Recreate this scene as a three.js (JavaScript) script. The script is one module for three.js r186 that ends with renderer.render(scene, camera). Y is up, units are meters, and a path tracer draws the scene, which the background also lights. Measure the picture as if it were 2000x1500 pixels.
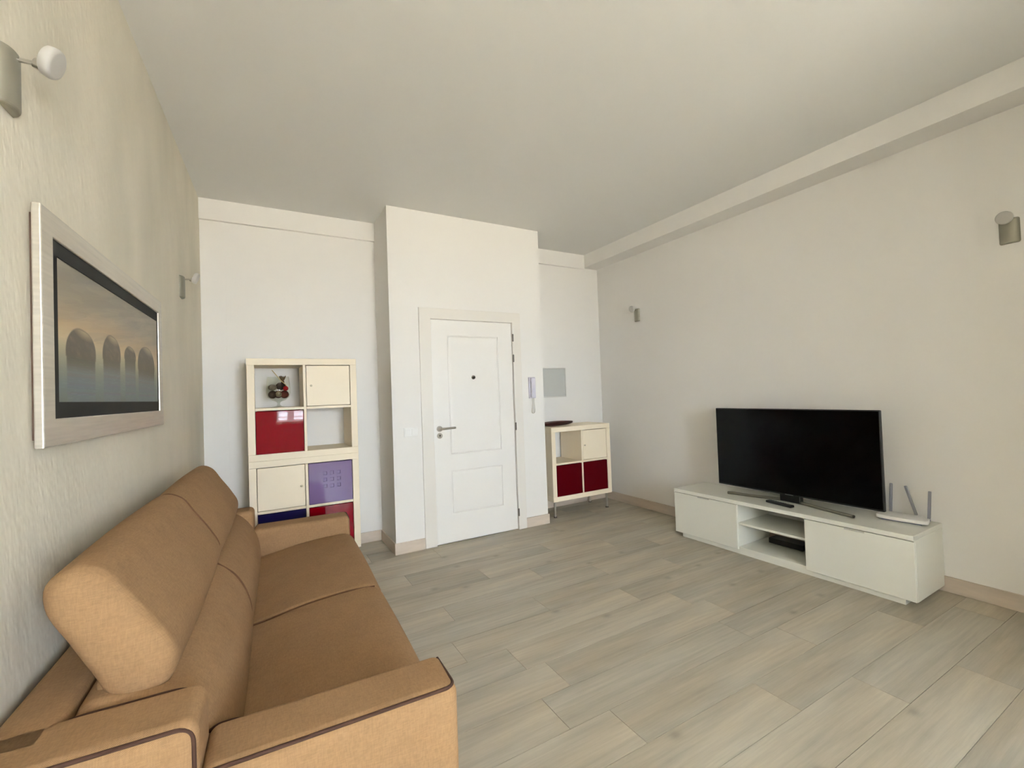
import * as THREE from 'three';
import { RoundedBoxGeometry } from 'three/addons/geometries/RoundedBoxGeometry.js';
import { mergeGeometries } from 'three/addons/utils/BufferGeometryUtils.js';
import { RectAreaLightUniformsLib } from 'three/addons/lights/RectAreaLightUniformsLib.js';

// ---------------------------------------------------------------- camera, sky, sun, exposure
const scene = new THREE.Scene();
const renderer = new THREE.WebGLRenderer({ antialias: true });
renderer.toneMapping = THREE.LinearToneMapping;
renderer.toneMappingExposure = 2.65;
renderer.shadowMap.enabled = true;
const camera = new THREE.PerspectiveCamera(2 * Math.atan(750 / 875.08) * 180 / Math.PI, 4 / 3, 0.02, 200);
camera.rotation.order = 'YXZ';
camera.position.set(0.3929, 1.3426, 3.8461);
camera.rotation.set(0.01942, -0.51411, -0.03568);

RectAreaLightUniformsLib.init();
scene.background = new THREE.Color(0.74, 0.865, 1.0);
scene.backgroundIntensity = 17;
const sun = new THREE.DirectionalLight(0xffeedd, 48);
sun.position.set(5.0, 14.0, 10.2);
sun.target.position.set(2, 0, 8.2);
sun.castShadow = true;
Object.assign(sun.shadow.camera, { left: -8, right: 8, top: 8, bottom: -8, near: 0.5, far: 40 });
sun.shadow.mapSize.set(2048, 2048);
scene.add(sun, sun.target);
const daylight = new THREE.RectAreaLight(new THREE.Color(0.95, 0.955, 1.0), 4, 1.44, 1.33);   // the sky's glow in the window opening
daylight.position.set(1.44, 1.545, 7.03); daylight.lookAt(1.44, 1.545, 0);
scene.add(daylight);

// ---------------------------------------------------------------- helpers
let seed = 7;
const rnd = () => { seed = (seed * 1664525 + 1013904223) >>> 0; return seed / 4294967296; };
function hash(x, y, s) { let h = (x * 374761393 + y * 668265263 + s * 1442695041) | 0; h = Math.imul(h ^ (h >>> 13), 1274126177); return ((h ^ (h >>> 16)) >>> 0) / 4294967296; }
function vnoise(x, y, s, px = 0, py = 0) {   // value noise; px, py: period in cells, 0 for none
  const ix = Math.floor(x), iy = Math.floor(y), fx = x - ix, fy = y - iy, u = fx * fx * (3 - 2 * fx), v = fy * fy * (3 - 2 * fy);
  const wx = (i) => (px ? ((i % px) + px) % px : i), wy = (i) => (py ? ((i % py) + py) % py : i);
  const a = hash(wx(ix), wy(iy), s), b = hash(wx(ix + 1), wy(iy), s), c = hash(wx(ix), wy(iy + 1), s), d = hash(wx(ix + 1), wy(iy + 1), s);
  return a + (b - a) * u + (c - a) * v + (a - b - c + d) * u * v;
}
function fbm(x, y, s, oct, px = 0, py = 0) {
  let sum = 0, amp = 0.5, tot = 0;
  for (let o = 0; o < oct; o++) { sum += amp * vnoise(x, y, s + o * 17, px, py); tot += amp; amp *= 0.5; x *= 2; y *= 2; px *= 2; py *= 2; }
  return sum / tot;
}
function tex(w, h, fn, srgb, rx = 1, ry = 1) {
  const data = new Uint8Array(w * h * 4);
  for (let y = 0; y < h; y++) for (let x = 0; x < w; x++) {
    const c = fn(x / w, y / h, x, y), i = (y * w + x) * 4;
    data[i] = c[0]; data[i + 1] = c[1]; data[i + 2] = c[2]; data[i + 3] = 255;
  }
  const t = new THREE.DataTexture(data, w, h);
  t.magFilter = THREE.LinearFilter; t.minFilter = THREE.LinearMipmapLinearFilter; t.generateMipmaps = true;
  t.wrapS = t.wrapT = THREE.RepeatWrapping; t.repeat.set(rx, ry);
  if (srgb) t.colorSpace = THREE.SRGBColorSpace;
  t.needsUpdate = true;
  return t;
}
const cl = (v) => Math.max(0, Math.min(255, Math.round(v)));
const std = (color, roughness = 0.6, extra = {}) => new THREE.MeshStandardMaterial({ color, roughness, ...extra });
const phys = (color, roughness = 0.4, extra = {}) => new THREE.MeshPhysicalMaterial({ color, roughness, ...extra });

function boxUV(g) {   // uv in metres, along the face that each triangle points to
  if (g.index) g = g.toNonIndexed();
  const p = g.attributes.position, n = g.attributes.normal, uv = new Float32Array(p.count * 2);
  for (let i = 0; i < p.count; i += 3) {
    const nx = Math.abs(n.getX(i) + n.getX(i + 1) + n.getX(i + 2)), ny = Math.abs(n.getY(i) + n.getY(i + 1) + n.getY(i + 2)), nz = Math.abs(n.getZ(i) + n.getZ(i + 1) + n.getZ(i + 2));
    for (let k = i; k < i + 3; k++) {
      const x = p.getX(k), y = p.getY(k), z = p.getZ(k);
      const [u, v] = nx > ny && nx > nz ? [z, y] : ny > nz ? [x, z] : [x, y];
      uv[k * 2] = u; uv[k * 2 + 1] = v;
    }
  }
  g.setAttribute('uv', new THREE.BufferAttribute(uv, 2));
  return g;
}
// box from corner to corner, edges rounded by r
function bb(x0, x1, y0, y1, z0, z1, r = 0) {
  const w = x1 - x0, h = y1 - y0, d = z1 - z0;
  const g = r ? new RoundedBoxGeometry(w, h, d, 3, r) : new THREE.BoxGeometry(w, h, d);
  g.translate((x0 + x1) / 2, (y0 + y1) / 2, (z0 + z1) / 2);
  return boxUV(g);
}
const merge = (list) => mergeGeometries(list.map((g) => { g = g.index ? g.toNonIndexed() : g; for (const k of Object.keys(g.attributes)) if (!['position', 'normal', 'uv'].includes(k)) g.deleteAttribute(k); return g; }));
const cyl = (r0, r1, h, seg = 24) => new THREE.CylinderGeometry(r0, r1, h, seg);
const taken = {};
const numbered = (n) => { taken[n] = (taken[n] ?? -1) + 1; return taken[n] ? n + '_' + String(taken[n]).padStart(3, '0') : n; };
function part(name, geo, mat, parent) {
  const m = new THREE.Mesh(geo, mat);
  m.name = name; m.castShadow = m.receiveShadow = true; parent.add(m);
  return m;
}
function thing(name, label, category, x = 0, y = 0, z = 0, turn = 0, group) {
  const g = new THREE.Group();
  g.name = numbered(name); g.position.set(x, y, z); g.rotation.y = turn; g.userData = { label, category };
  if (group) g.userData.group = group;
  scene.add(g);
  return g;
}
function solo(name, geo, mat, label, category, group) {
  const m = part(numbered(name), geo, mat, scene);
  m.userData = { label, category };
  if (group) m.userData.group = group;
  return m;
}
function struct(name, geo, mat, label, category) {
  const m = geo ? part(name, geo, mat, scene) : new THREE.Group();
  m.name = name; m.userData = { kind: 'structure', label, category };
  if (!geo) scene.add(m);
  return m;
}
const tube = (pts, r, seg = 40, closed = false, type = 'centripetal') => new THREE.TubeGeometry(new THREE.CatmullRomCurve3(pts.map((p) => new THREE.Vector3(...p)), closed, type), seg, r, 10, closed);
function polyTube(pts, r, corner = 0.02) {   // straight runs with rounded corners
  const v = pts.map((p) => new THREE.Vector3(...p)), path = new THREE.CurvePath();
  let from = v[0];
  for (let i = 1; i < v.length; i++) {
    if (i === v.length - 1) { path.add(new THREE.LineCurve3(from, v[i])); break; }
    const a = v[i].clone().lerp(v[i - 1], Math.min(0.49, corner / v[i].distanceTo(v[i - 1]))), b = v[i].clone().lerp(v[i + 1], Math.min(0.49, corner / v[i].distanceTo(v[i + 1])));
    path.add(new THREE.LineCurve3(from, a)); path.add(new THREE.QuadraticBezierCurve3(a, v[i], b)); from = b;
  }
  return new THREE.TubeGeometry(path, 90, r, 8, false);
}
// the swollen prism of a cushion: closed outline in (x, y), run along z from z0 to z1, ends rounded by r
function cushion(outline, z0, z1, r, puff = 0, grow = 0, n = 72) {
  const curve = new THREE.CatmullRomCurve3(outline.map(([x, y]) => new THREE.Vector3(x, y, 0)), true, 'centripetal');
  let pts = curve.getSpacedPoints(n).slice(0, n).map((p) => [p.x, p.y]);
  let area = 0; pts.forEach((p, i) => { const q = pts[(i + 1) % n]; area += p[0] * q[1] - q[0] * p[1]; });
  if (area < 0) pts.reverse();
  const nor = pts.map((p, i) => { const a = pts[(i + n - 1) % n], b = pts[(i + 1) % n], dx = b[0] - a[0], dy = b[1] - a[1], l = Math.hypot(dx, dy) || 1; return [dy / l, -dx / l]; });
  if (grow) pts = pts.map((p, i) => [p[0] + nor[i][0] * grow, p[1] + nor[i][1] * grow]);
  const cx = pts.reduce((s, p) => s + p[0], 0) / n, cy = pts.reduce((s, p) => s + p[1], 0) / n;
  const rings = [], K = 7, M = 14;
  const ringAt = (z, inset) => rings.push([z, pts.map((p, i) => [p[0] - nor[i][0] * inset, p[1] - nor[i][1] * inset])]);
  const shrunk = (z, f, base) => rings.push([z, base.map((p) => [cx + (p[0] - cx) * f, cy + (p[1] - cy) * f])]);
  const edge = pts.map((p, i) => [p[0] - nor[i][0] * r, p[1] - nor[i][1] * r]);
  for (const f of [0.0005, 0.4, 0.75]) shrunk(z0 - r * 0.12 * (1 - f), f, edge);
  for (let k = 0; k <= K; k++) { const a = k / K * Math.PI / 2; ringAt(z0 + r * (1 - Math.cos(a)), r * (1 - Math.sin(a))); }
  for (let k = 1; k < M; k++) { const t = k / M; ringAt(z0 + r + (z1 - z0 - 2 * r) * t, -puff * Math.sin(Math.PI * t)); }
  for (let k = K; k >= 0; k--) { const a = k / K * Math.PI / 2; ringAt(z1 - r * (1 - Math.cos(a)), r * (1 - Math.sin(a))); }
  for (const f of [0.75, 0.4, 0.0005]) shrunk(z1 + r * 0.12 * (1 - f), f, edge);
  const pos = [], uv = [], idx = [];
  let len = 0; const us = pts.map((p, i) => { if (i) len += Math.hypot(p[0] - pts[i - 1][0], p[1] - pts[i - 1][1]); return len; });
  rings.forEach(([z, ring], j) => ring.forEach((p, i) => { pos.push(p[0], p[1], z); uv.push(us[i], z + (j < 3 || j > rings.length - 4 ? j * 0.01 : 0)); }));
  for (let j = 0; j < rings.length - 1; j++) for (let i = 0; i < n; i++) { const a = j * n + i, b = j * n + (i + 1) % n, c = a + n, d = b + n; idx.push(a, b, c, b, d, c); }
  const g = new THREE.BufferGeometry();
  g.setAttribute('position', new THREE.Float32BufferAttribute(pos, 3));
  g.setAttribute('uv', new THREE.Float32BufferAttribute(uv, 2));
  g.setIndex(idx); g.computeVertexNormals();
  return boxUV(g);
}

// ---------------------------------------------------------------- materials
const wallWhite = std('#efece6', 0.9);
const ceilMat = std('#e9e8e3', 0.95);
const stuccoBump = tex(1024, 1024, (u, v) => { const a = fbm(u * 40, v * 14, 3, 4, 40, 14), b = fbm(u * 150, v * 60, 9, 2, 150, 60); const c = cl(255 * (0.65 * a + 0.35 * b)); return [c, c, c]; }, false, 1 / 1.6, 1 / 1.6);
const stuccoCol = tex(512, 512, (u, v) => { const a = fbm(u * 9, v * 4, 5, 4, 9, 4) - 0.5; return [cl(226 + a * 26), cl(219 + a * 24), cl(201 + a * 24)]; }, true, 1 / 2.3, 1 / 2.3);
const leftWallMat = std('#ffffff', 0.8, { map: stuccoCol, bumpMap: stuccoBump, bumpScale: 0.004 });
// wood-look floor planks: four prints
const plankMats = [0, 1, 2, 3].map((k) => {
  const f = (u, v) => {
    const warp = fbm(u * 3, v * 2, 40 + k, 3) * 0.6;
    const streak = fbm(u * 4 + warp, v * 16 + warp * 3, 60 + k, 4) - 0.5, fine = fbm(u * 26, v * 110, 80 + k, 3) - 0.5, patch = fbm(u * 3.2, v * 2.4, 20 + k, 3) - 0.5;
    let knot = 0;
    for (let q = 0; q < (k === 1 ? 2 : k === 3 ? 1 : 0); q++) { const ku = hash(q, k, 5), kv = hash(q, k, 9), d = Math.hypot((u - ku) * 34, (v - kv) * 9); knot += Math.exp(-d * d * 1.6) ; }
    return 1 + streak * 0.14 + fine * 0.05 + patch * 0.16 - knot * 0.14 + [0.015, -0.02, 0.0, 0.03][k];
  };
  const map = tex(1024, 192, (u, v) => { const m = f(u, v), w = fbm(u * 2, v * 2, 90 + k, 2) - 0.5; return [cl(175 * m + w * 8), cl(166 * m), cl(147 * m - w * 8)]; }, true);
  const rough = tex(512, 96, (u, v) => { const m = cl(110 + 60 * (fbm(u * 6, v * 14, 33 + k, 3) - 0.5)); return [m, m, m]; }, false);
  return std('#ffffff', 1.0, { map, roughnessMap: rough });
});
const screed = std('#a39a8a', 0.95);
const skirtMap = tex(512, 64, (u, v) => { const m = 1 + (fbm(u * 6, v * 6, 200, 4) - 0.5) * 0.14; return [cl(206 * m), cl(191 * m), cl(174 * m)]; }, true, 0.8, 4);
const skirtMat = std('#ffffff', 0.5, { map: skirtMap });
// upholstery
const weave = tex(256, 256, (u, v, x, y) => { const t = ((x >> 2) + (y >> 2)) & 1, m = 128 + (t ? 38 : -38) * (0.6 + 0.4 * Math.sin(x * 1.57) * Math.sin(y * 1.57)) + (hash(x, y, 3) - 0.5) * 60; return [cl(m), cl(m), cl(m)]; }, false, 12, 12);
const clothMap = tex(512, 512, (u, v, x, y) => { const m = 1 + (fbm(u * 160, v * 30, 8, 2, 160, 30) - 0.5) * 0.09 + (fbm(u * 30, v * 160, 18, 2, 30, 160) - 0.5) * 0.09 + (fbm(u * 5, v * 5, 28, 3, 5, 5) - 0.5) * 0.06; return [cl(160 * m), cl(127 * m), cl(92 * m)]; }, true, 3, 3);
const fabric = phys('#ffffff', 0.92, { map: clothMap, bumpMap: weave, bumpScale: 0.0008, specularIntensity: 0.3 });
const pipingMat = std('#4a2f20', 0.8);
const footMat = std('#2b2522', 0.5);
// lacquer, plastic, metal
const creamLac = phys('#f8ead0', 0.45, { specularIntensity: 0.45 });
const whiteLac = phys('#eae9dd', 0.5, { specularIntensity: 0.3, clearcoat: 0.7, clearcoatRoughness: 0.06 });
const whitePaint = phys('#f2efe9', 0.38, { clearcoat: 0.15, clearcoatRoughness: 0.3 });
const redGloss = phys('#8c0012', 0.6, { specularIntensity: 0, clearcoat: 0.45, clearcoatRoughness: 0.02 });
const redSatin = phys('#56000b', 0.6, { specularIntensity: 0.1, clearcoat: 0.12, clearcoatRoughness: 0.1 });
const purpleGloss = phys('#78618f', 0.5, { specularIntensity: 0.3, clearcoat: 0.8, clearcoatRoughness: 0.06 });
const navyPlastic = phys('#1c1750', 0.5, { specularIntensity: 0.2 });
const steel = std('#b9b4aa', 0.28, { metalness: 1 });
const chrome = std('#d8d6d2', 0.08, { metalness: 1 });
const nickel = std('#a09d8e', 0.45, { metalness: 0.55 });
const whitePlastic = phys('#f3f1ec', 0.4);
const lilacPlastic = phys('#dcd8e2', 0.4);
const blackPlastic = phys('#0d0e0f', 0.35);

// ---------------------------------------------------------------- the room
const H = 2.9988, XR = 4.126, XC0 = 1.3791, XC1 = 2.9333, ZB = -0.492, ZF = 7.0, BB = 0.0965;
const TH = 0.037, OZ = -0.46;   // the left wall turns away by TH from the point (0, OZ)
const leftX = (z) => -Math.tan(TH) * (z - OZ);
function onLeft(g, c, s) { g.position.set(c * Math.cos(TH) - s * Math.sin(TH), g.position.y, OZ + c * Math.sin(TH) + s * Math.cos(TH)); g.rotation.y = -TH; return g; }

{ // floor: planks laid along x, 21 cm wide
  const floor = struct('floor', null, null, 'wood-look plank floor in pale greige', 'floor');
  part('screed', bb(-0.6, 4.4, -0.12, -0.0075, -0.75, 7.2), screed, floor);
  const W = 0.2105, L = 1.2, gap = 0.0018, X0 = -0.45, X1 = 4.2, shared = {};
  for (let row = 0; row < 37; row++) {
    const z0 = 1.945 + (row - 12) * W, z1 = z0 + W - gap;
    if (z0 > 7.1) continue;
    let start = row === 12 ? 1.60 : row === 13 ? 1.44 : 1.6 + (row * 0.44 + (rnd() - 0.5) * 0.3);
    while (start > X0) start -= L;
    for (let x = start; x < X1; x += L) {
      const a = Math.max(x, X0), b = Math.min(x + L, X1) - gap;
      if (b - a < 0.03) continue;
      const key = [a - x, b - x].map((v) => v.toFixed(4)).join();
      shared[key] ??= [0, 1].map((flip) => {
        const g = new THREE.BoxGeometry(b - a, 0.0075, z1 - z0), p = g.attributes.position, uv = g.attributes.uv;
        for (let i = 0; i < p.count; i++) { const u = (p.getX(i) + (b - a) / 2 + (a - x)) / L, v = p.getZ(i) / W + 0.5; uv.setXY(i, flip ? 1 - u : u, flip ? 1 - v : v); }
        return g;
      });
      const m = part('plank', shared[key][rnd() > 0.5 ? 1 : 0], plankMats[Math.floor(rnd() * 4)], floor);
      m.position.set((a + b) / 2, -0.00375 + (rnd() - 0.5) * 0.0004, (z0 + z1) / 2);
    }
  }
}
struct('ceiling', bb(-0.6, 4.4, H, H + 0.15, -0.75, 7.2), ceilMat, 'plain white ceiling', 'ceiling');
struct('wall_back', bb(-0.2, 4.3, -0.02, H, ZB - 0.15, ZB), wallWhite, 'white back wall of the two niches beside the door', 'wall');
struct('wall_right', bb(XR, XR + 0.15, -0.02, H, ZB - 0.15, ZF + 0.2), wallWhite, 'long white wall behind the television', 'wall');
{
  const g = bb(-0.15, 0, -0.02, H, -0.15, 7.7);
  const w = struct('wall_left', g, leftWallMat, 'cream stucco wall behind the sofa', 'wall');
  onLeft(w, 0, 0);
}
// the projecting wall with the entrance door
struct('wall_entrance', merge([bb(XC0, 1.70, -0.02, H, ZB, 0), bb(2.626, XC1, -0.02, H, ZB, 0), bb(1.70, 2.626, 2.07, H, ZB, 0), bb(1.70, 2.626, -0.02, 2.07, ZB, -0.12)]), wallWhite, 'white wall block projecting around the entrance door', 'wall');
// the wall behind the camera with the terrace window
const WX0 = 0.68, WX1 = 2.2, WS = 0.84, WH = 2.25;
struct('wall_window', merge([bb(-0.6, WX0, -0.02, H, ZF, ZF + 0.2), bb(WX1, XR + 0.15, -0.02, H, ZF, ZF + 0.2), bb(WX0, WX1, WH, H, ZF, ZF + 0.2), bb(WX0, WX1, -0.02, WS, ZF, ZF + 0.2)]), wallWhite, 'white wall with the wide window behind the viewer', 'wall');
// ceiling beams and the boxed corner
struct('trim_1', bb(0, XC0, H - 0.17, H, ZB, -0.4607, 0), wallWhite, 'shallow white beam above the shelf niche', 'beam');
struct('trim_2', bb(XC1, 3.9045, H - 0.17, H, ZB, -0.4607, 0), wallWhite, 'short white beam above the low cabinet niche', 'beam');
struct('trim_3', bb(3.9045, XR, H - 0.1534, H, ZB, ZF), wallWhite, 'long white ceiling beam above the television wall', 'beam');
struct('trim_4', bb(0, 0.172, 0, H - 0.17, ZB, ZB + 0.006), wallWhite, 'boxed strip in the corner of the shelf niche', 'trim');
const skirt = (name, g, label) => struct(name, g, skirtMat, label, 'baseboard');
skirt('baseboard_back', merge([bb(0.02, XC0 - 0.012, 0, BB, ZB, ZB + 0.012, 0.002), bb(XC1 + 0.012, XR - 0.012, 0, BB, ZB, ZB + 0.012, 0.002)]), 'taupe baseboard along the back wall');
skirt('baseboard_entrance', merge([bb(XC0 - 0.012, 1.634, 0, BB, 0, 0.012, 0.002), bb(2.675, XC1 + 0.012, 0, BB, 0, 0.012, 0.002), bb(XC0 - 0.012, XC0, 0, BB, ZB + 0.012, 0, 0.002), bb(XC1, XC1 + 0.012, 0, BB, ZB + 0.012, 0, 0.002)]), 'taupe baseboard around the door wall block');
skirt('baseboard_right', bb(XR - 0.012, XR, 0, BB, ZB + 0.012, ZF, 0.002), 'taupe baseboard along the television wall');
onLeft(skirt('baseboard_left', bb(0, 0.012, 0, BB, 0.02, 7.42, 0.002), 'taupe baseboard behind the sofa'), 0, 0);
skirt('baseboard_window', bb(-0.24, XR - 0.012, 0, BB, ZF - 0.012, ZF, 0.002), 'taupe baseboard below the window');

{ // entrance door
  const d = struct('door_1', null, null, 'white two-panel entrance door', 'door');
  const x0 = 1.743, x1 = 2.583, top = 2.03;
  const hole = (a, b, c, e) => { const p = new THREE.Path(); p.moveTo(a, c); p.lineTo(b, c); p.lineTo(b, e); p.lineTo(a, e); p.closePath(); return p; };
  const P1 = [1.905, 2.425, 0.80, 1.885], P2 = [1.905, 2.425, 0.262, 0.645];
  const sh = new THREE.Shape(); sh.moveTo(x0 + 0.003, 0.004); sh.lineTo(x1 - 0.003, 0.004); sh.lineTo(x1 - 0.003, top); sh.lineTo(x0 + 0.003, top); sh.closePath();
  for (const p of [P1, P2]) sh.holes.push(hole(...p));
  const leaf = new THREE.ExtrudeGeometry(sh, { depth: 0.008, bevelEnabled: true, bevelThickness: 0.005, bevelSize: 0.010, bevelOffset: -0.010, bevelSegments: 3 });
  leaf.translate(0, 0, -0.017);
  part('leaf', merge([boxUV(leaf), bb(x0 + 0.003, x1 - 0.003, 0.004, top, -0.06, -0.014)]), whitePaint, d);
  for (const [a, b, c, e] of [P1, P2]) {
    const q = new THREE.Shape(), m = 0.03; q.moveTo(a + m, c + m); q.lineTo(b - m, c + m); q.lineTo(b - m, e - m); q.lineTo(a + m, e - m); q.closePath();
    const g = new THREE.ExtrudeGeometry(q, { depth: 0.002, bevelEnabled: true, bevelThickness: 0.007, bevelSize: 0.025, bevelSegments: 2 });
    g.translate(0, 0, -0.0145);
    part('panel', boxUV(g), whitePaint, d);
  }
  part('casing', merge([bb(1.635, x0, 0, 2.1305, -0.01, 0.014, 0.004), bb(x1, 2.6744, 0, 2.1305, -0.01, 0.014, 0.004), bb(x0 - 0.004, x1 + 0.004, 2.032, 2.1305, -0.01, 0.0135, 0.004), bb(1.70, x0, 0, 2.07, -0.12, -0.008), bb(x1, 2.626, 0, 2.07, -0.12, -0.008), bb(x0, x1, 2.031, 2.07, -0.12, -0.008)]), std('#ebe6dd', 0.45), d);
  const h = part('handle', merge([cyl(0.026, 0.026, 0.01).rotateX(Math.PI / 2).translate(1.80, 1.04, 0.001), cyl(0.010, 0.010, 0.045, 16).rotateX(Math.PI / 2).translate(1.80, 1.04, 0.022), polyTube([[1.80, 1.04, 0.036], [1.80, 1.04, 0.05], [1.93, 1.045, 0.05]], 0.010, 0.014), new THREE.SphereGeometry(0.010, 12, 8).translate(1.93, 1.045, 0.05)]), steel, d);
  h.userData.label = 'brushed steel lever handle';
  const k = part('lock', cyl(0.025, 0.025, 0.009).rotateX(Math.PI / 2).translate(1.80, 0.978, 0.001), steel, d);
  part('keyhole', merge([cyl(0.008, 0.008, 0.012, 16).rotateX(Math.PI / 2).translate(1.80, 0.981, 0.002), bb(1.797, 1.803, 0.966, 0.98, -0.003, 0.0075)]), std('#3a3632', 0.4), k);
  const ph = part('peephole', cyl(0.017, 0.019, 0.012).rotateX(Math.PI / 2).translate(2.153, 1.50, -0.001), std('#6b6258', 0.35, { metalness: 1 }), d);
  part('lens', new THREE.SphereGeometry(0.009, 16, 10).scale(1, 1, 0.5).translate(2.153, 1.50, 0.005), std('#141414', 0.1), ph);
  for (const y of [1.884, 1.681, 1.012, 0.17]) part('hinge', merge([cyl(0.0075, 0.0075, 0.062, 14).translate(2.5835, y, 0.0165), new THREE.SphereGeometry(0.0075, 12, 8).translate(2.5835, y + 0.031, 0.0165), new THREE.SphereGeometry(0.0075, 12, 8).translate(2.5835, y - 0.031, 0.0165)]), std('#77716a', 0.3, { metalness: 1 }), d);
}
{ // window behind the camera
  const w = struct('window_1', null, null, 'white framed window behind the viewer', 'window');
  const z0 = ZF + 0.04, z1 = ZF + 0.12, mid = 0.99, frame = std('#f2f0ea', 0.4);
  part('window_frame', merge([bb(WX0, WX0 + 0.04, WS, WH, z0, z1), bb(WX1 - 0.04, WX1, WS, WH, z0, z1), bb(mid - 0.03, mid + 0.03, WS + 0.04, WH - 0.04, z0, z1), bb(WX0 + 0.04, WX1 - 0.04, WH - 0.04, WH, z0, z1), bb(WX0 + 0.04, WX1 - 0.04, WS, WS + 0.04, z0, z1)]), frame, w);
  for (const [a, b] of [[WX0 + 0.04, mid - 0.03], [mid + 0.03, WX1 - 0.04]]) {
    const z = z0 + 0.025;
    const s = part('sash', merge([bb(a, a + 0.035, WS + 0.04, WH - 0.04, z, z + 0.03), bb(b - 0.035, b, WS + 0.04, WH - 0.04, z, z + 0.03), bb(a + 0.035, b - 0.035, WH - 0.08, WH - 0.04, z, z + 0.03), bb(a + 0.035, b - 0.035, WS + 0.04, WS + 0.08, z, z + 0.03)]), frame, w);
    part('pane', bb(a + 0.03, b - 0.03, WS + 0.075, WH - 0.075, z + 0.013, z + 0.017), phys('#ffffff', 0.0, { transmission: 1, thickness: 0, ior: 1.5 }), s);
  }
  part('sill', bb(WX0 - 0.04, WX1 + 0.04, WS - 0.03, WS, ZF - 0.05, z0, 0.004), frame, w);
}
// unseen partition, added to shade the near end of the television wall
struct('added_shade_wall', bb(2.45, XR, -0.02, H, 5.0, 5.1), wallWhite, 'unseen white partition behind the viewer, added to shade the room', 'wall');
// the sunny ground and the rail outside
struct('terrace_floor', bb(-14, 18, -0.14, -0.02, ZF + 0.2, 30), std('#c6bfae', 0.85), 'sunlit sandy ground outside the window', 'terrace');
{
  const r = struct('terrace_railing', null, null, 'grey horizontal bar railing outside the window', 'railing'), m = std('#6e6f70', 0.5, { metalness: 0.5 });
  for (const y of [0.55, 0.68, 0.81, 0.94, 1.07]) part('rail', cyl(0.012, 0.012, 6, 12).rotateZ(Math.PI / 2).translate(1.4, y, 8.4), m, r);
  for (const x of [-1.6, -0.1, 1.4, 2.9, 4.4]) part('post', bb(x - 0.02, x + 0.02, -0.02, 1.09, 8.38, 8.42), m, r);
}

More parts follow.
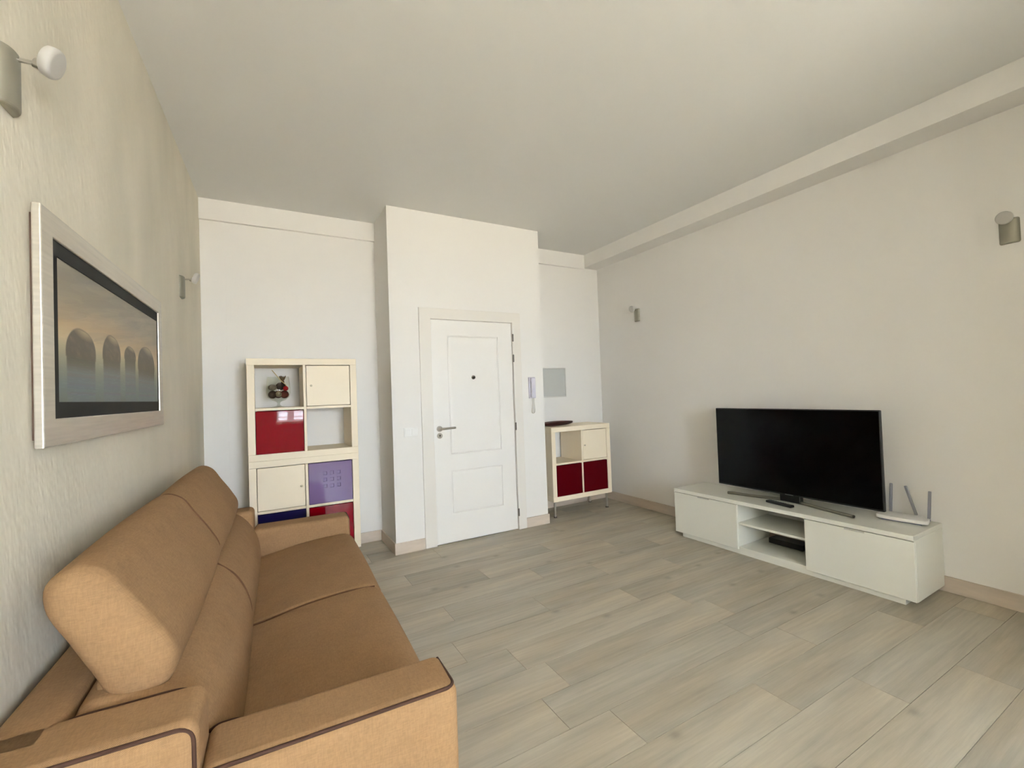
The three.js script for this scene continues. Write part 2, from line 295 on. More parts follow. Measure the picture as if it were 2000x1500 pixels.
// ---------------------------------------------------------------- sofa
{
  const g = thing('sofa', 'light brown fabric two-seat sofa with dark piping and raised headrests', 'sofa');
  onLeft(g, 0.5, 2.05);
  const at = (geo) => geo.translate(-0.5, 0, -2.05);
  const f = (name, geo) => part(name, at(geo), fabric, g);
  f('base', bb(0.1, 0.93, 0.06, 0.26, 1.02, 3.08, 0.02));
  f('back_frame', bb(0.02, 0.135, 0.08, 0.70, 1.0, 3.1, 0.02));
  for (const [c, s] of [[0.1, 0.98], [0.1, 3.12], [0.88, 0.98], [0.88, 3.12]]) part('foot', at(bb(c - 0.03, c + 0.03, 0, 0.065, s - 0.03, s + 0.03, 0.006)), footMat, g);
  // arms: a low front part and a raised rear part
  for (const [s0, s1, out] of [[0.93, 1.1, 0.935], [3.0, 3.17, 3.165]]) {
    const near = s0 > 2;
    const top = near ? 0.595 : 0.557, wing = near ? 0.70 : 0.675;
    f('armrest', bb(0.385, 0.945, 0.06, top, s0, s1, 0.028));
    f('arm_wing', bb(0.02, 0.388, 0.06, wing, s0, s1, 0.03));
    const ip = near ? s0 + 0.01 : s1 - 0.01, e = near ? -0.004 : 0.004;
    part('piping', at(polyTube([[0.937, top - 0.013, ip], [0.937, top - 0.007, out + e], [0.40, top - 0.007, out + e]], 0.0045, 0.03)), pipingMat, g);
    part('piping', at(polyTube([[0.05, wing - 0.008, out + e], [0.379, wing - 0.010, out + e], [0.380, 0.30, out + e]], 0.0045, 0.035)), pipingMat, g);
  }
  const seatO = [[0.2, 0.24], [0.55, 0.235], [0.90, 0.235], [0.955, 0.27], [0.968, 0.34], [0.962, 0.41], [0.925, 0.447], [0.80, 0.45], [0.62, 0.432], [0.48, 0.405], [0.36, 0.385], [0.22, 0.375], [0.19, 0.31]];
  const backO = [[0.412, 0.36], [0.421, 0.46], [0.400, 0.55], [0.362, 0.62], [0.305, 0.675], [0.225, 0.692], [0.15, 0.686], [0.142, 0.55], [0.17, 0.42], [0.25, 0.345], [0.34, 0.33]];
  const headO = [[0.135, 0.985], [0.185, 0.965], [0.232, 0.895], [0.280, 0.82], [0.312, 0.75], [0.300, 0.692], [0.245, 0.668], [0.195, 0.688], [0.165, 0.745], [0.128, 0.82], [0.088, 0.905], [0.09, 0.958]];
  for (const [a, b] of [[1.1, 2.05], [2.05, 3.0]]) {
    f('seat_cushion', cushion(seatO, a + 0.003, b - 0.003, 0.022, 0.004));
    f('back_cushion', cushion(backO, b > 2.5 ? a - 0.008 : a, b > 2.5 ? b - 0.001 : b + 0.008, 0.04, 0.005, b > 2.5 ? 0.004 : 0));
    f('headrest', cushion(headO, b > 2.5 ? a - 0.012 : a, b > 2.5 ? b - 0.03 : b + 0.012, 0.045, 0.006, b > 2.5 ? 0.005 : 0));
    f('headrest_bracket', bb(0.16, 0.25, 0.60, 0.72, b - 0.22, b - 0.07, 0.02));
    f('headrest_bracket', bb(0.16, 0.25, 0.60, 0.72, a + 0.07, a + 0.22, 0.02));
  }
  // dark tubes added as crease shade between the back cushions; piping along the inner edge of the near wing
  const creaseShadeMat = std('#6e4c30', 0.85);
  part('crease_shade', at(tube([[0.10, 0.965, 2.033], [0.135, 0.982, 2.033], [0.183, 0.962, 2.033], [0.230, 0.893, 2.033], [0.277, 0.819, 2.033], [0.308, 0.75, 2.033], [0.297, 0.70, 2.033]], 0.0035, 60)), creaseShadeMat, g);
  part('crease_shade', at(tube([[0.30, 0.675, 2.035], [0.359, 0.619, 2.035], [0.398, 0.55, 2.035], [0.419, 0.46, 2.035], [0.411, 0.39, 2.035]], 0.0035, 50)), creaseShadeMat, g);
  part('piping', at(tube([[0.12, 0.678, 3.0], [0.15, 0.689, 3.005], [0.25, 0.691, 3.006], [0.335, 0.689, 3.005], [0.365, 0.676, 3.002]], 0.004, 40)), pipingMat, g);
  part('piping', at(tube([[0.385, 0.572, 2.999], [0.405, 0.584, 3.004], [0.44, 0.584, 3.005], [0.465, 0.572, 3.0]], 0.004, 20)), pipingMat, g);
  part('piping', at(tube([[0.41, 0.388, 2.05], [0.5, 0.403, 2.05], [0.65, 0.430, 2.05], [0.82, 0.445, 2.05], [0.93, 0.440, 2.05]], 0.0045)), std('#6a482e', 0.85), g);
}

// ---------------------------------------------------------------- cube shelf units
const SX0 = 0.311, SX1 = 1.108, SZ = -0.08, SZB = -0.472;
function cubeUnit(g, mat, x0, x1, y0, y1, zf, zb, T = 0.051, t = 0.02) {
  const xm = (x0 + x1) / 2, ym = (y0 + y1) / 2, r = 0.003;
  part('top_board', bb(x0, x1, y1 - T, y1, zb, zf, r), mat, g);
  part('bottom_board', bb(x0, x1, y0, y0 + T, zb, zf, r), mat, g);
  part('side_board', bb(x0, x0 + T, y0 + T, y1 - T, zb, zf, r), mat, g);
  part('side_board', bb(x1 - T, x1, y0 + T, y1 - T, zb, zf, r), mat, g);
  part('divider', bb(xm - t / 2, xm + t / 2, y0 + T, y1 - T, zb, zf - 0.002, r), mat, g);
  part('shelf', merge([bb(x0 + T, xm - t / 2, ym - t / 2, ym + t / 2, zb, zf - 0.002, 0.002), bb(xm + t / 2, x1 - T, ym - t / 2, ym + t / 2, zb, zf - 0.002, 0.002)]), mat, g);
  // the four openings: [x0, x1, y0, y1]
  const L = [x0 + T, xm - t / 2], R = [xm + t / 2, x1 - T], U = [ym + t / 2, y1 - T], D = [y0 + T, ym - t / 2];
  return { ul: [...L, ...U], ur: [...R, ...U], ll: [...L, ...D], lr: [...R, ...D] };
}
function insertDoor(g, mat, [x0, x1, y0, y1], zf, knobX, knobY) {
  const d = part('door', bb(x0 + 0.004, x1 - 0.004, y0 + 0.004, y1 - 0.005, zf - 0.022, zf - 0.005, 0.002), mat, g);
  part('knob', merge([cyl(0.005, 0.005, 0.014, 12).rotateX(Math.PI / 2).translate(knobX, knobY, zf + 0.001), new THREE.SphereGeometry(0.009, 16, 10).scale(1, 1, 0.7).translate(knobX, knobY, zf + 0.01)]), std('#dccfb4', 0.35, { metalness: 0.25 }), d);
}
function storageBox(name, label, mat, inside, [x0, x1, y0, y1], zf, zb, group) {
  const g = thing(name, label, 'box', (x0 + x1) / 2, y0, (zf + zb) / 2, 0, group), w = (x1 - x0) / 2 - 0.003, h = y1 - y0 - 0.006, d = (zf - zb) / 2;
  part('front', bb(-w, w, 0.0006, h, d - 0.012, d, 0.003), mat, g);
  part('body', merge([bb(-w, w, 0.0006, h, -d, -d + 0.008), bb(-w, -w + 0.008, 0.0006, h, -d + 0.008, d - 0.012), bb(w - 0.008, w, 0.0006, h, -d + 0.008, d - 0.012), bb(-w + 0.008, w - 0.008, 0.0006, 0.009, -d + 0.008, d - 0.012)]), inside, g);
  return { g, w, h, d };
}
{ // tall pair in the left niche
  const up = thing('cube_shelf', 'cream four-cube shelf unit stacked on top, holding the glass vase', 'shelf unit');
  const a = cubeUnit(up, creamLac, SX0, SX1, 0.888, 1.674, SZ, SZB);
  insertDoor(up, creamLac, a.ur, SZ, 0.757, 1.457);
  const low = thing('cube_shelf', 'cream four-cube shelf unit below, half hidden behind sofa arm', 'shelf unit');
  const b = cubeUnit(low, creamLac, SX0, SX1, 0.102, 0.888, SZ, SZB);
  insertDoor(low, creamLac, b.ul, SZ, 0.668, 0.668);
  for (const x of [SX0 + 0.05, SX1 - 0.05]) for (const z of [SZ - 0.05, SZB + 0.05]) part('foot', cyl(0.018, 0.018, 0.102).translate(x, 0.051, z), steel, low);
  storageBox('storage_box', 'glossy bright red storage box below the glass vase', redGloss, redGloss, a.ll, SZ - 0.004, SZB + 0.01);
  storageBox('storage_box', 'dark red storage box at lower right behind sofa arm', redGloss, redGloss, b.lr, SZ - 0.004, SZB + 0.01);
  storageBox('storage_box', 'navy blue storage box mostly hidden behind sofa arm', navyPlastic, navyPlastic, b.ll, SZ - 0.012, SZB + 0.01);
  { // purple box with a grid of nine square cut-outs
    const [x0, x1, y0, y1] = b.ur, g = thing('storage_box', 'lilac purple storage box with nine square cut-outs', 'box', (x0 + x1) / 2, y0, (SZ + SZB) / 2);
    const w = (x1 - x0) / 2 - 0.003, h = y1 - y0 - 0.006, d = (SZ - SZB) / 2 - 0.004, sh = new THREE.Shape();
    sh.moveTo(-w, 0.0006); sh.lineTo(w, 0.0006); sh.lineTo(w, h); sh.lineTo(-w, h); sh.closePath();
    for (let i = 0; i < 3; i++) for (let j = 0; j < 3; j++) { const cx = -0.045 + i * 0.052 + 0.0, cy = 0.135 + j * 0.052, q = 0.013, p = new THREE.Path(); p.moveTo(cx - q, cy - q); p.lineTo(cx + q, cy - q); p.lineTo(cx + q, cy + q); p.lineTo(cx - q, cy + q); p.closePath(); sh.holes.push(p); }
    const fr = new THREE.ExtrudeGeometry(sh, { depth: 0.004, bevelEnabled: true, bevelThickness: 0.0015, bevelSize: 0.0015, bevelOffset: -0.0015, bevelSegments: 2 });
    part('front', boxUV(fr.translate(0, 0, d - 0.0055)), purpleGloss, g);
    part('inner_panel', bb(-0.085, 0.1, 0.09, 0.28, d - 0.015, d - 0.0105), purpleGloss, g);
    part('body', merge([bb(-w, w, 0.0006, h, -d, -d + 0.008), bb(-w, -w + 0.008, 0.0006, h, -d + 0.008, d - 0.009), bb(w - 0.008, w, 0.0006, h, -d + 0.008, d - 0.009), bb(-w + 0.008, w - 0.008, 0.0006, 0.009, -d + 0.008, d - 0.009)]), purpleGloss, g);
  }
}
{ // low cabinet in the right niche, on steel legs
  const g = thing('low_cabinet', 'cream low cabinet on steel legs beside the entrance door', 'cabinet'), x0 = 3.06, x1 = 3.865, zf = -0.075, zb = -0.466;
  const a = cubeUnit(g, creamLac, x0, x1, 0.172, 0.957, zf, zb);
  insertDoor(g, creamLac, a.ur, zf, 3.497, 0.738);
  for (const [x, z] of [[x0 + 0.045, zf - 0.045], [x1 - 0.045, zf - 0.045], [x0 + 0.045, zb + 0.045], [x1 - 0.045, zb + 0.045]]) {
    const l = part('leg', cyl(0.0125, 0.0125, 0.166, 20).translate(x, 0.089, z), steel, g);
    part('foot_pad', cyl(0.017, 0.019, 0.012, 20).translate(x, 0.006, z), std('#6d675f', 0.4, { metalness: 0.8 }), l);
  }
  storageBox('storage_box', 'dark red storage box in low cabinet, nearer the door', redSatin, redSatin, a.ll, zf - 0.003, zb + 0.01);
  storageBox('storage_box', 'dark red storage box in low cabinet, nearer the television wall', redSatin, redSatin, a.lr, zf - 0.003, zb + 0.01);
}
{ // boat-shaped bowl on the low cabinet
  const wood = tex(256, 256, (u, v) => { const m = fbm(u * 3, v * 26, 71, 4); const k = 0.55 + 0.9 * m; return [cl(86 * k), cl(46 * k), cl(38 * k)]; }, true, 2, 4);
  const N = 40, M = 9, pos = [], idx = [], uv = [];
  const point = (t, v, inset) => { // t along, v across from -1 to 1
    const half = Math.pow(Math.max(0, Math.sin(Math.PI * t)), 0.7) * 0.095 + 0.002, x = (t - 0.5) * 0.46, z = v * (half - inset * 0.5), end = Math.pow(Math.abs(2 * t - 1), 3);
    return [x, 0.004 + 0.040 * v * v * (1 - 0.6 * end) + 0.018 * end + inset, z];
  };
  for (const inset of [0, 0.006]) for (let i = 0; i <= N; i++) for (let j = 0; j <= M; j++) { const p = point(i / N, j / M * 2 - 1, inset); pos.push(...p); uv.push(p[0], p[2]); }
  const S = (N + 1) * (M + 1), id = (l, i, j) => l * S + i * (M + 1) + j;
  for (let i = 0; i < N; i++) for (let j = 0; j < M; j++) { idx.push(id(0, i, j), id(0, i + 1, j), id(0, i, j + 1), id(0, i + 1, j), id(0, i + 1, j + 1), id(0, i, j + 1)); idx.push(id(1, i, j), id(1, i, j + 1), id(1, i + 1, j), id(1, i + 1, j), id(1, i, j + 1), id(1, i + 1, j + 1)); }
  for (let i = 0; i < N; i++) for (const j of [0, M]) idx.push(id(0, i, j), id(1, i, j), id(0, i + 1, j), id(1, i, j), id(1, i + 1, j), id(0, i + 1, j));
  const g = new THREE.BufferGeometry(); g.setAttribute('position', new THREE.Float32BufferAttribute(pos, 3)); g.setAttribute('uv', new THREE.Float32BufferAttribute(uv, 2)); g.setIndex(idx); g.computeVertexNormals();
  const b = solo('bowl', g, std('#ffffff', 0.4, { map: wood }), 'dark brown boat-shaped wooden bowl lying on the low cabinet', 'bowl');
  b.position.set(3.275, 0.9545, -0.26); b.rotation.y = 0.12;
}
{ // glass goblet with dried decorations
  const X = 0.53, Z = -0.27, Y = 1.2915;
  const v = thing('glass_goblet', 'large clear stemmed glass goblet filled with dried decorations', 'vase', X, Y, Z);
  const prof = [[0.0001, 0.0], [0.058, 0.001], [0.057, 0.004], [0.02, 0.010], [0.011, 0.02], [0.010, 0.036], [0.018, 0.046], [0.05, 0.058], [0.078, 0.082], [0.089, 0.115], [0.089, 0.145], [0.084, 0.20], [0.078, 0.25]].map((p) => new THREE.Vector2(...p));
  part('glass', new THREE.LatheGeometry(prof, 48), phys('#f4f6f2', 0.0, { transmission: 1, thickness: 0, ior: 1.45 }), v);
  const pod = (label, r, x, y, z, mat, squash = 1) => { const s = new THREE.IcosahedronGeometry(r, 4), p = s.attributes.position; for (let i = 0; i < p.count; i++) { const k = 1 + 0.07 * Math.sin(9 * Math.atan2(p.getZ(i), p.getX(i))) * (squash < 1 ? 1 : 0.15); p.setXYZ(i, p.getX(i) * k, p.getY(i) * squash, p.getZ(i) * k); } s.computeVertexNormals(); const m = solo('decorative_ball', s, mat, label, 'ball', 'dried balls in the goblet'); m.position.set(X + x, Y + y, Z + z); return m; };
  const brown = std('#3a2415', 0.7), taupe = std('#8a7c6a', 0.75), rust = std('#571409', 0.6), silver = std('#cfc6b8', 0.18, { metalness: 0.9 });
  pod('dark brown dried ball at lower left of the goblet', 0.032, -0.043, 0.104, 0.018, brown);
  pod('silvery ball at the centre of the goblet', 0.025, 0.0, 0.108, 0.055, silver);
  pod('dark rust ball at lower right of the goblet', 0.032, 0.043, 0.104, 0.018, rust);
  pod('greyish taupe dried pod at upper left of the goblet', 0.031, -0.043, 0.162, 0.005, taupe, 0.8);
  pod('dark brown dried pod at upper right of the goblet', 0.035, 0.018, 0.172, -0.018, brown, 0.9);
  pod('small bright red ball at right rim of the goblet', 0.020, 0.052, 0.152, 0.034, phys('#b3121a', 0.35));
  pod('brown dried ball at back of the goblet', 0.031, 0.0, 0.106, -0.047, rust);
  const fl = thing('dried_flower', 'dried brown flower head standing in the goblet', 'dried flower', X + 0.034, Y + 0.205, Z - 0.01);
  for (let i = 0; i < 14; i++) { const a = i / 14 * Math.PI * 2, l = 0.022 + 0.006 * hash(i, 2, 5); const p = new THREE.SphereGeometry(1, 8, 6).scale(0.006, l, 0.003).translate(0, l, 0).rotateZ(-0.35 - 0.25 * hash(i, 3, 7)).rotateY(a).translate(0, 0.005, 0); part('petal', p, std('#7a6442', 0.85), fl); }
  part('flower_base', new THREE.SphereGeometry(0.012, 14, 10).scale(1, 1.2, 1), std('#5b4830', 0.9), fl);
  solo('straw', tube([[X - 0.044, Y + 0.302, Z + 0.03], [X - 0.015, Y + 0.262, Z + 0.034], [X + 0.02, Y + 0.215, Z + 0.03], [X + 0.05, Y + 0.185, Z + 0.02], [X + 0.06, Y + 0.165, Z + 0.01]], 0.0032), std('#c9b27c', 0.8), 'pale straw leaning across the glass goblet', 'straw');
}

// ---------------------------------------------------------------- television bench and what stands on it
const BT = 0.425, bench = thing('television_bench', 'long white gloss television bench with open middle bay', 'tv bench', 3.895, 0, 1.838, 0.018);
{
  const x0 = -0.222, x1 = 0.215, z0 = -0.853, z1 = 0.853, w = 0.25, y0 = 0.036;
  part('top_board', bb(x0 - 0.004, x1, BT - 0.03, BT, z0, z1, 0.003), whiteLac, bench);
  part('bottom_board', bb(x0 + 0.018, x1, y0, y0 + 0.022, z0 + 0.018, z1 - 0.018, 0.002), whiteLac, bench);
  for (const z of [z0, z1 - 0.018]) part('side_board', bb(x0 + 0.016, x1, y0, BT - 0.03, z, z + 0.018, 0.002), whiteLac, bench);
  for (const z of [-w - 0.018, w]) part('partition', bb(x0 + 0.018, x1, y0 + 0.022, BT - 0.03, z, z + 0.018, 0.002), whiteLac, bench);
  part('shelf', bb(x0 + 0.02, x1 - 0.02, 0.232, 0.25, -w, w, 0.002), whiteLac, bench);
  for (const [a, b] of [[z0 + 0.018, -w - 0.018], [w + 0.018, z1 - 0.018]]) part('back_panel', bb(x1 - 0.012, x1, y0 + 0.022, BT - 0.03, a, b), whiteLac, bench);
  part('plinth', bb(x0 + 0.02, x1 - 0.02, 0, y0, z0 + 0.06, z1 - 0.06, 0.002), whiteLac, bench);
  for (const [a, b] of [[z0, -w], [w, z1]]) {
    const d = part('door', bb(x0, x0 + 0.016, y0 + 0.002, BT - 0.035, a + 0.001, b - 0.001, 0.003), whiteLac, bench), m = (a + b) / 2;
    part('handle', bb(x0 - 0.004, x0 + 0.006, BT - 0.044, BT - 0.0365, m - 0.055, m + 0.055, 0.001), std('#e8e6df', 0.25, { metalness: 0.3 }), d);
  }
}
{ // television
  const g = thing('television', 'large flat television with black screen on silver feet', 'television', 3.905, BT, 1.876, 0.0), y0 = 0.057, y1 = 0.718, w = 0.602;
  part('housing', merge([bb(-0.005, 0.022, y0, y1, -w, w, 0.006), bb(0.02, 0.055, y0 + 0.04, y0 + 0.42, -0.36, 0.36, 0.012)]), std('#17191a', 0.4), g);
  part('screen', bb(-0.0062, -0.0045, y0 + 0.012, y1 - 0.008, -w + 0.008, w - 0.008), phys('#010203', 0.16, { specularIntensity: 0.35 }), g);
  part('logo', bb(-0.0066, -0.005, y0 + 0.003, y0 + 0.0085, -0.03, 0.03), std('#8d8f92', 0.3, { metalness: 0.8 }), g);
  part('neck', bb(0.0, 0.05, 0.006, y0 + 0.03, -0.075, 0.075, 0.006), blackPlastic, g);
  for (const s of [-1, 1]) {
    const geo = polyTube([[0.035, 0.009, 0.03 * s], [-0.02, 0.009, 0.20 * s], [-0.085, 0.009, 0.46 * s]], 0.0135, 0.10).translate(0, -0.009, 0).scale(1, 0.85, 1).translate(0, 0.0117, 0);
    part('foot', geo, std('#8c887c', 0.4, { metalness: 0.8 }), g);
  }
}
{ // remote control
  const g = thing('remote_control', 'black remote control lying on the television bench', 'remote', 3.79, BT, 1.865, -0.16);
  part('body', bb(-0.0225, 0.0225, 0.0008, 0.019, -0.105, 0.105, 0.008), blackPlastic, g);
  for (let i = 0; i < 7; i++) for (let j = 0; j < 3; j++) part('button', bb(-0.0155 + j * 0.012, -0.0085 + j * 0.012, 0.018, 0.0205, -0.085 + i * 0.02, -0.075 + i * 0.02, 0.001), std('#3a3d42', 0.6), g);
}
{ // router
  const g = thing('wifi_router', 'white wireless router with three upright grey antennas', 'router', 4.005, BT, 2.535, 0.1);
  const sh = new THREE.Shape(); sh.moveTo(-0.115, -0.055); sh.quadraticCurveTo(0, -0.075, 0.115, -0.055); sh.quadraticCurveTo(0.128, -0.05, 0.125, -0.035); sh.lineTo(0.112, 0.06); sh.quadraticCurveTo(0.11, 0.07, 0.1, 0.07); sh.lineTo(-0.1, 0.07); sh.quadraticCurveTo(-0.11, 0.07, -0.112, 0.06); sh.lineTo(-0.125, -0.035); sh.quadraticCurveTo(-0.128, -0.05, -0.115, -0.055);
  const lay = (geo) => boxUV(geo.rotateX(-Math.PI / 2).rotateY(-Math.PI / 2));   // shape x along z, shape y along +x
  part('body', lay(new THREE.ExtrudeGeometry(sh, { depth: 0.014, bevelEnabled: true, bevelThickness: 0.005, bevelSize: 0.006, bevelSegments: 3, curveSegments: 16 })).translate(0, 0.013, 0), whitePlastic, g);
  const sh2 = new THREE.Shape(); sh2.moveTo(-0.10, -0.055); sh2.lineTo(0.10, -0.055); sh2.lineTo(0.095, 0.06); sh2.lineTo(-0.095, 0.06); sh2.closePath();
  part('base', lay(new THREE.ExtrudeGeometry(sh2, { depth: 0.009, bevelEnabled: false })).translate(0, 0.0005, 0), std('#8f93a8', 0.5), g);
  for (const [z, tilt, h] of [[-0.085, 0.05, 0.2], [0.05, -0.26, 0.2], [0.118, 0.06, 0.185]]) {
    const a = part('antenna', merge([bb(-0.006, 0.006, 0.01, h, -0.008, 0.008, 0.004), cyl(0.008, 0.008, 0.02, 14).rotateZ(Math.PI / 2)]), std('#93949c', 0.5), g);
    a.position.set(z > 0.1 ? 0.03 : 0.078, 0.02, z); a.rotation.x = tilt;
  }
}
{ // small black box in the open bay
  const g = thing('media_box', 'small black box under the shelf of the television bench', 'media box', 4.005, 0.0582, 1.80, 0.018);
  part('body', bb(-0.055, 0.055, 0.003, 0.045, -0.13, 0.13, 0.004), blackPlastic, g);
  for (const z of [-0.1, 0.1]) part('foot', bb(-0.04, 0.04, 0, 0.004, z - 0.01, z + 0.01), footMat, g);
}

// ---------------------------------------------------------------- on the walls
function sconce(label, x, y, z, turn) {   // the arm points along local +x
  const g = thing('wall_lamp', label, 'wall lamp', x, y, z, turn, 'silver wall lamps');
  const sh = new THREE.Shape(); sh.moveTo(0, -0.043); sh.absellipse(0, 0, 0.030, 0.043, -Math.PI / 2, Math.PI / 2, false); sh.closePath();
  const body = new THREE.ExtrudeGeometry(sh, { depth: 0.122, bevelEnabled: true, bevelThickness: 0.010, bevelSize: 0.010, bevelOffset: -0.010, bevelSegments: 4, curveSegments: 24 });
  part('backplate', boxUV(body.rotateX(-Math.PI / 2).translate(-0.006, 0.010, 0)), nickel, g);
  part('arm', merge([polyTube([[0.01, 0.124, 0], [0.03, 0.124, 0], [0.056, 0.124, 0]], 0.0055, 0.006), cyl(0.012, 0.012, 0.014, 16).rotateZ(-1.955).translate(0.058, 0.123, 0)]), chrome, g);
  const h = part('lamp_shade', new THREE.LatheGeometry([[0.0001, 0], [0.034, 0], [0.038, 0.003], [0.040, 0.012], [0.040, 0.020], [0.037, 0.026], [0.03, 0.0275], [0.0001, 0.0275]].map((p) => new THREE.Vector2(...p)), 40).translate(0, 0, 0), phys('#d2cfc9', 0.5, { transmission: 0.2, thickness: 0 }), g);
  h.scale.setScalar(0.9); h.position.set(0.070, 0.139, 0); h.rotation.z = -1.955;
  return g;
}
sconce('silver wall lamp above the television, cut close to right edge', XR, 2.088, 3.047, Math.PI);
sconce('small silver wall lamp near corner above the low cabinet', XR, 2.095, 0.165, Math.PI);
onLeft(sconce('large silver wall lamp at top left, above the picture', 0, 2.04, 0, 0), 0, 2.85);
onLeft(sconce('silver wall lamp between the picture and the niche corner', 0, 2.02, 0, 0), 0, 0.80);

{ // picture
  const g = thing('framed_picture', 'wide silver framed picture of boulders standing in calm water', 'picture', 0, 1.246, 0, 0);
  onLeft(g, 0.0, 2.13);
  const rect = (s, a, b, c, d) => { s.moveTo(a, c); s.lineTo(b, c); s.lineTo(b, d); s.lineTo(a, d); s.closePath(); return s; };
  const face = (geo) => boxUV(geo.rotateY(Math.PI / 2));   // shape x runs along -z, out of the wall is +x
  const W = 0.637, Ht = 0.614, iw = 0.571, b0 = 0.071, b1 = 0.548;
  const sh = rect(new THREE.Shape(), -W, W, 0, Ht); sh.holes.push(rect(new THREE.Path(), -iw, iw, b0, b1));
  const frameMap = tex(256, 256, (u, v) => { const m = 1 + (fbm(u * 4, v * 90, 301, 3, 4, 90) - 0.5) * 0.10; return [cl(205 * m), cl(198 * m), cl(184 * m)]; }, true, 2, 2);
  const fr = new THREE.ExtrudeGeometry(sh, { depth: 0.012, bevelEnabled: true, bevelThickness: 0.004, bevelSize: 0.004, bevelOffset: -0.004, bevelSegments: 3 }).translate(0, 0, 0.014);
  part('frame', face(fr), std('#ffffff', 0.34, { map: frameMap, metalness: 0.45 }), g);
  const sl = rect(new THREE.Shape(), -iw - 0.003, iw + 0.003, b0 - 0.003, b1 + 0.003); sl.holes.push(rect(new THREE.Path(), -0.533, 0.571 - 0.004, b0 + 0.044, b1 - 0.041));
  part('slip', face(new THREE.ExtrudeGeometry(sl, { depth: 0.005, bevelEnabled: false }).translate(0, 0, 0.019)), std('#060707', 0.7), g);
  part('backing', bb(0.0005, 0.018, 0.02, Ht - 0.02, -W + 0.02, W - 0.02), std('#6b5545', 0.9), g);
  // the print
  const c = document.createElement('canvas'); c.width = 1024; c.height = 364; const k = c.getContext('2d');
  let gr = k.createLinearGradient(0, 0, 0, 364);
  for (const [t, col] of [[0, '#857f6d'], [0.22, '#93876f'], [0.42, '#b99d74'], [0.54, '#cdb68a'], [0.62, '#aca584'], [0.75, '#86897a'], [0.88, '#6f7e7c'], [1, '#5f6e68']]) gr.addColorStop(t, col);
  k.fillStyle = gr; k.fillRect(0, 0, 1024, 364);
  for (let i = 0; i < 90; i++) { const x = hash(i, 1, 3) * 1024, y = hash(i, 2, 3) * 180, l = 50 + hash(i, 3, 3) * 150; k.fillStyle = hash(i, 4, 3) > 0.5 ? 'rgba(220,200,165,0.06)' : 'rgba(95,92,84,0.07)'; k.beginPath(); k.ellipse(x, y, l, 5 + hash(i, 5, 3) * 12, -0.14, 0, 7); k.fill(); }
  for (const [x0, x1, top, base, lean] of [[0.055, 0.255, 0.45, 0.66, 0.1], [0.32, 0.485, 0.41, 0.62, 0.15], [0.535, 0.665, 0.45, 0.57, 0.1], [0.70, 0.945, 0.39, 0.64, -0.05]]) {
    const a = x0 * 1024, b = x1 * 1024, t = top * 364, e = base * 364, m = (a + b) / 2, r = (b - a) / 2;
    const shape = (grow, low) => { k.beginPath(); k.moveTo(a - grow, low); k.bezierCurveTo(a - 10 - grow, e - (e - t) * 0.55, m - r * (0.75 - lean), t - grow, m - r * lean, t - grow); k.bezierCurveTo(m + r * (0.7 + lean), t + 2 - grow, b + 12 + grow, e - (e - t) * 0.6, b + grow, low); k.closePath(); };
    for (let q = 8; q >= 0; q--) { // reflection below the water line, soft at the sides
      gr = k.createLinearGradient(0, e, 0, 364); gr.addColorStop(0, 'rgba(58,50,32,0.24)'); gr.addColorStop(0.16, 'rgba(72,68,54,0.17)'); gr.addColorStop(0.34, 'rgba(92,100,112,0.09)'); gr.addColorStop(1, 'rgba(96,112,134,0.05)');
      k.fillStyle = gr; k.fillRect(a + 7 - q, e - 1, b - a - 14 + 2 * q, 364 - e);
    }
    for (let q = 4; q >= 0; q--) { k.fillStyle = q ? 'rgba(84,72,50,0.24)' : '#4d412b'; shape(q * 1.2, e + q); k.fill(); }
    k.save(); shape(0, e); k.clip();
    for (let q = 0; q < 26; q++) { k.fillStyle = 'rgba(214,196,150,0.045)'; k.beginPath(); k.ellipse(m + r * 0.18, t - 1, r * (0.9 - q * 0.028), (e - t) * (0.36 - q * 0.012), 0.12, 0, 7); k.fill(); }
    for (let q = 0; q < 40; q++) { k.fillStyle = hash(q, 7, Math.round(a)) > 0.5 ? 'rgba(60,50,32,0.10)' : 'rgba(150,132,98,0.08)'; k.beginPath(); k.ellipse(a + (b - a) * hash(q, 8, 2), t + (e - t) * (0.3 + 0.7 * hash(q, 9, 2)), 6 + 16 * hash(q, 10, 2), 3 + 7 * hash(q, 11, 2), 0.3, 0, 7); k.fill(); }
    k.restore();
  }
  for (let i = 0; i < 420; i++) { const x = hash(i, 6, 4) * 1024, y = 240 + hash(i, 7, 4) * 124; k.fillStyle = hash(i, 8, 4) > 0.5 ? 'rgba(170,190,195,0.10)' : 'rgba(60,78,84,0.10)'; k.fillRect(x, y, 8 + hash(i, 9, 4) * 34, 1.5); }
  const ct = new THREE.CanvasTexture(c); ct.colorSpace = THREE.SRGBColorSpace; ct.magFilter = THREE.LinearFilter;
  const pl = new THREE.BoxGeometry(1.105, 0.396, 0.002); pl.translate(0.017, (b0 + 0.044 + b1 - 0.041) / 2, 0.0205);
  part('print', pl.rotateY(Math.PI / 2), std('#ffffff', 0.35, { map: ct }), g);
}
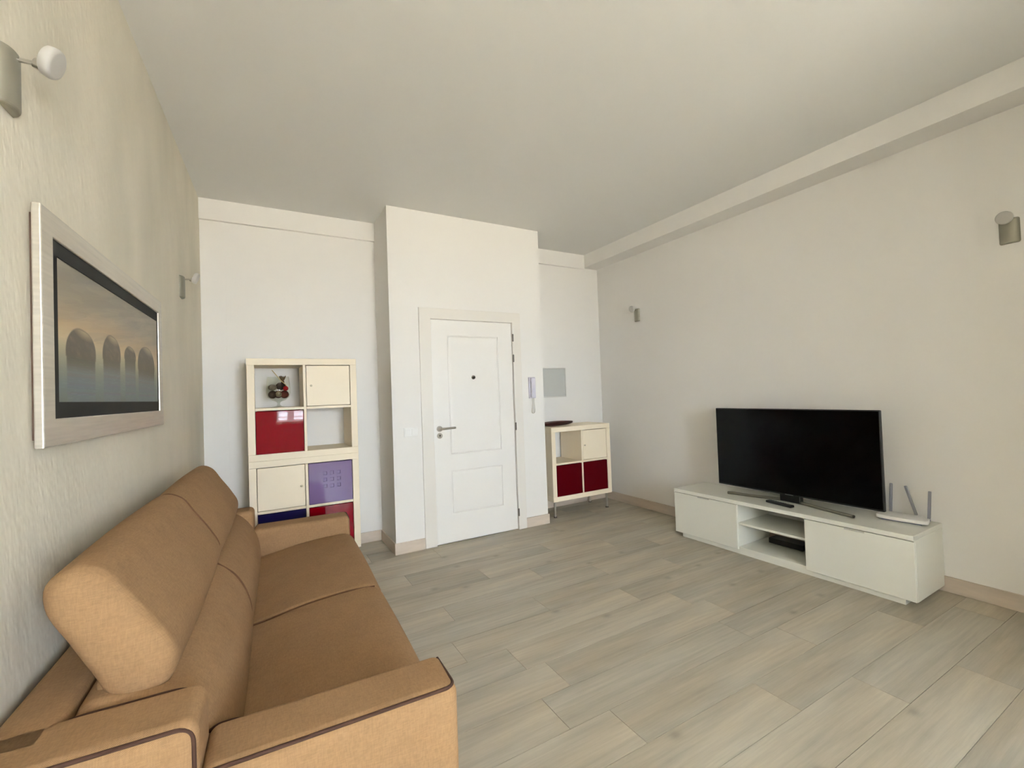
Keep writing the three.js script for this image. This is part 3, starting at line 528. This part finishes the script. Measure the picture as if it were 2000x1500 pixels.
{ // entry phone
  const g = thing('entry_phone', 'pale lilac entry phone with coiled cord beside the door', 'entry phone', 2.79, 1.28, 0);
  part('base', bb(-0.04, 0.036, 0, 0.212, 0.0005, 0.022, 0.006), lilacPlastic, g);
  part('handset', merge([bb(-0.030, 0.018, 0.006, 0.206, 0.036, 0.056, 0.009), bb(-0.030, 0.018, 0.006, 0.05, 0.02, 0.05, 0.008), bb(-0.030, 0.018, 0.162, 0.206, 0.02, 0.05, 0.008)]), lilacPlastic, g);
  const cpts = []; for (let i = 0; i <= 420; i++) { const t = i / 420, a = t * Math.PI * 2 * 48, u = t * Math.PI; const x = -0.004 + 0.022 * Math.sin(u * 2 - 0.2) * -0.8 * Math.sin(u), y = 0.004 - 0.155 * Math.pow(Math.sin(u), 0.8); cpts.push([x + 0.0035 * Math.cos(a) + (t - 0.5) * 0.018, y, 0.03 + 0.0035 * Math.sin(a)]); }
  part('cord', new THREE.TubeGeometry(new THREE.CatmullRomCurve3(cpts.map((p) => new THREE.Vector3(...p))), 900, 0.0016, 5), std('#c9c2b4', 0.6), g);
}
{ // fuse panel
  const g = thing('fuse_panel', 'flat pale grey fuse panel cover above the low cabinet', 'fuse panel', 3.40, 1.272, ZB);
  part('frame', merge([bb(-0.175, 0.175, 0, 0.012, 0, 0.014, 0.003), bb(-0.175, 0.175, 0.334, 0.346, 0, 0.014, 0.003), bb(-0.175, -0.163, 0.012, 0.334, 0, 0.014, 0.003), bb(0.163, 0.175, 0.012, 0.334, 0, 0.014, 0.003)]), std('#d9d6cf', 0.5), g);
  part('cover', bb(-0.162, 0.162, 0.013, 0.333, 0, 0.009, 0.002), std('#c9cac4', 0.4), g);
}
{ // light switch
  const g = thing('light_switch', 'white double light switch left of the entrance door', 'light switch', 1.536, 0.994, 0);
  part('plate', bb(-0.062, 0.062, 0, 0.078, 0, 0.009, 0.003), whitePlastic, g);
  for (const s of [-1, 1]) { const r = part('rocker', bb(-0.0235, 0.0235, -0.027, 0.027, -0.004, 0.004, 0.002), whitePlastic, g); r.position.set(s * 0.029, 0.039, 0.0095); r.rotation.y = s < 0 ? -0.10 : 0; r.rotation.x = 0.07; }
}

renderer.render(scene, camera);
